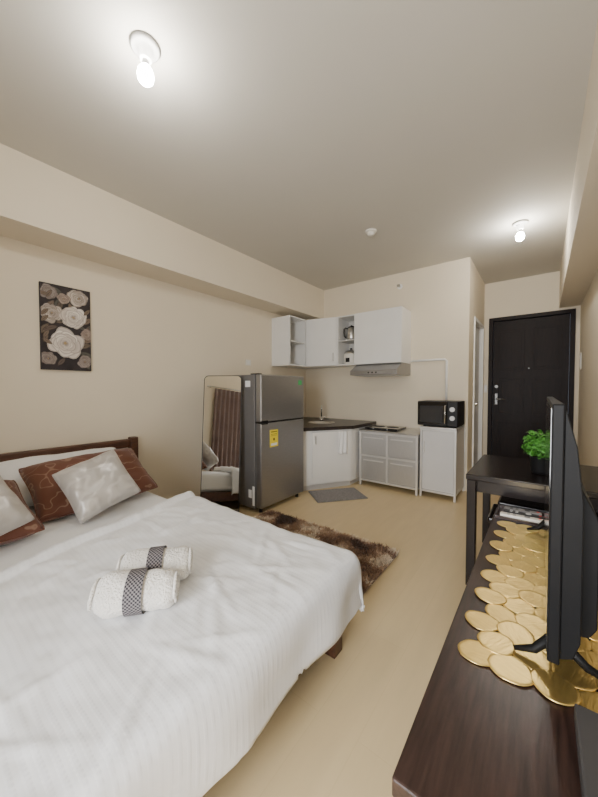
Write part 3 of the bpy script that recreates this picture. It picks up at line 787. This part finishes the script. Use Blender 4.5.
for k, (x, y) in enumerate(cents):
    o = bpy.data.objects.new('disc', DM[k % 8]); COL.objects.link(o); o.parent = ru
    o.location = (x, y, .0004+.0010*(k % 3)); o.rotation_euler = (R(rnd.uniform(-.7, .7)), R(rnd.uniform(-.7, .7)), rnd.uniform(0, 6)); s = rnd.uniform(.96, 1.02); o.scale = (s, s*rnd.uniform(.92, 1), 1)
m = MB()
for i, a in enumerate(cents):
    for b in cents[i+1:]:
        if math.hypot(a[0]-b[0], a[1]-b[1]) < .092: m.tube([(a[0], a[1], .0020), (b[0], b[1], .0020)], .0013, 5)
m.build('link_wire', GOLD, ru)

tv = thing('television', 'flat black television seen edge-on standing on the gold runner', 'television', (.04, 1.36, CZ+.0075))
MB().box(-.022, .0, -.485, .485, .042, .612, .003).build('bezel', TVBLACK, tv)
MB().box(-.0235, -.0221, -.475, .475, .055, .602).build('screen', GLOSS, tv)
XZ = Matrix(((1,0,0,0),(0,0,1,0),(0,1,0,0),(0,0,0,1)))
m = MB(); m.prism([(.0, .60), (.004, .595), (.022, .52), (.030, .44), (.034, .40), (.034, .10), (.022, .06), (.0, .05)], -.475, .475, .002, M=XZ)
m.prism([(.03, .43), (.062, .36), (.068, .34), (.068, .10), (.055, .075), (.03, .07)], -.40, .40, .003, M=XZ)
m.build('back_housing', TVBLACK, tv)
for y in (-.42, .42):
    m = MB(); m.tube([(-.005, y, .07), (-.045, y-.004, .018), (-.085, y-.01, .005)], [.012, .010, .005], 8).tube([(-.005, y, .07), (.05, y, .02), (.105, y-.004, .005)], [.012, .010, .005], 8); m.build('foot', TVBLACK, tv)
t = thing('media_box', 'flat dark grey box at the near end of the console', 'box', (.16, .665, CZ))
MB().box(-.10, .10, -.145, .145, .004, .036, .004).build('case', mat('charcoal_plastic', (.05,.048,.05), .5), t)
MB().box(-.09, .09, -.146, -.143, .010, .030).build('front_strip', GLOSS, t)
for x in (-.08, .08):
    for y in (-.12, .12): MB().cyl((x, y, 0), (x, y, .005), .01).build('foot', RUBBER, t)
t = thing('remote_tray', 'small dark tray holding remotes at the far end of the console', 'tray', (-.065, 1.945, CZ))
MB().box(-.115, .115, -.085, .085, 0, .006, .002).build('base', DARKWOOD, t)
m = MB(); m.box(-.115, .115, -.085, -.079, .005, .016).box(-.115, .115, .079, .085, .005, .022).box(-.115, -.109, -.080, .080, .005, .020).box(.109, .115, -.080, .080, .005, .020); m.build('rim', DARKWOOD, t)
def remote(loc, rz, body, btn, label, l=.085):
    t = thing('remote_control', label, 'remote', loc, rz, 'remotes in the dark tray')
    MB().box(-l, l, -.019, .019, 0, .020, .006, 3).build('body', body, t)
    MB().cyl((l*.25, 0, .019), (l*.25, 0, .0215), .012).build('button', btn, t)
    MB().cyl((l*.8, .006, .019), (l*.8, .006, .0215), .006).build('power_button', RED, t)
    for i in range(2):
        for j in (-1, 1): MB().box(-l*.6+i*.024-.006, -l*.6+i*.024+.006, j*.009-.004, j*.009+.004, .0195, .0212).build('button', btn, t)
remote((-.070, 1.895, CZ+.006), R(2), CREAMP, GREYPL, 'ivory remote control nearest the gold runner in the tray', .09)
remote((-.065, 1.945, CZ+.006), R(-1), BLACK, GREYW, 'black remote control in the middle of the tray')
remote((-.070, 1.995, CZ+.006), R(1), GREYPL, BLACK, 'grey remote control at the far side of the tray', .08)

# ------------------------------------------------------------------ ceiling fixtures
def bulb(loc, material, label):
    t = thing('ceiling_light', label, 'ceiling light', loc, 0, 'bare ceiling bulbs')
    MB().lathe([(0,0), (.062,0), (.062,-.012), (.052,-.02), (.030,-.026), (.027,-.06), (.022,-.064), (0,-.064)], 32).build('socket', CERAMIC, t)
    MB().lathe([(.013,-.064), (.014,-.080), (.020,-.092)], 20).build('bulb_neck', CERAMIC, t)
    MB().lathe([(.020,-.092), (.030,-.108), (.0345,-.128), (.031,-.149), (.018,-.163), (0,-.167)], 24).build('bulb', material, t)
bulb((-1.443, .735, H), BULB1, 'bare glowing bulb in a round ceiling socket above the bed')
bulb((-.185, 3.60, H), BULB2, 'bare glowing bulb in a round ceiling socket near the entrance')
t = thing('smoke_detector', 'small round white smoke detector on the ceiling', 'smoke detector', (-1.345, 2.89, H))
MB().lathe([(0,0), (.052,0), (.052,-.012), (.046,-.02), (0,-.02)], 28).build('base', CREAMP, t)
MB().lathe([(.034,-.02), (.034,-.036), (.026,-.046), (0,-.048)], 24).build('sensor', CREAMP, t)

# ------------------------------------------------------------------ curtains behind the camera
RZ = 2.02
def curtain(x0, x1, folds, label):
    V = []; F = []; n = folds*12
    for i in range(n+1):
        u = i/n; x = x0+(x1-x0)*u
        for j in range(13):
            v = j/12; a = .035*(.7+.3*v)
            V.append((x+.01*math.sin(u*folds*4*PI), -1.10+a*math.sin(u*folds*2*PI)+.006*math.sin(7*v+u*9), RZ-.03-v*(RZ-.07)))
    for i in range(n):
        for j in range(12): q = i*13+j; F.append((q, q+1, q+14, q+13))
    o = pmesh('curtain', V, F, CURT, smooth=True); md = o.modifiers.new('t', 'SOLIDIFY'); md.thickness = .003
    tag(o, label, 'curtain', 'brown curtains at the window')
curtain(-1.48, -.66, 9, 'long mauve brown curtain seen in the standing mirror')
curtain(.14, .33, 3, 'narrow bunched mauve brown curtain in the corner behind the console')
m = MB(); m.tube([(-1.62, -1.10, RZ), (.345, -1.10, RZ)], .012).ball((-1.62, -1.10, RZ), .02).ball((.345, -1.10, RZ), .02)
for x in (-1.55, -.62, .34): m.box(x-.008, x+.008, YW, -1.10, RZ-.008, RZ+.008)
tag(m.build('curtain_rod', STEEL), 'steel curtain rod above the window', 'curtain rod')

# ------------------------------------------------------------------ light
w = bpy.data.worlds.new('sky'); SC.world = w; w.use_nodes = True
w.node_tree.nodes['Background'].inputs[0].default_value = (.75,.85,1,1); w.node_tree.nodes['Background'].inputs[1].default_value = .8
def area(loc, rot, sx, sy, e, col):
    l = bpy.data.lights.new('window_daylight', 'AREA'); l.shape = 'RECTANGLE'; l.size = sx; l.size_y = sy; l.energy = e; l.color = col
    o = bpy.data.objects.new('window_daylight', l); COL.objects.link(o); o.location = loc; o.rotation_euler = rot
area(((WX0+WX1)/2+.12, YW-.35, (WZ0+WZ1)/2+.1), (R(90), 0, 0), 1.2, 1.7, 210, (.975,.985,1.0))

# ------------------------------------------------------------------ camera
cd = bpy.data.cameras.new('camera'); cam = bpy.data.objects.new('camera', cd); COL.objects.link(cam)
cd.sensor_fit = 'HORIZONTAL'; cd.sensor_width = 36; cd.lens = 36*315/598; cd.clip_start = .02
cam.location = (0, 0, 1.2); cam.rotation_euler = (R(90-1.55), 0, R(37.65))
SC.camera = cam
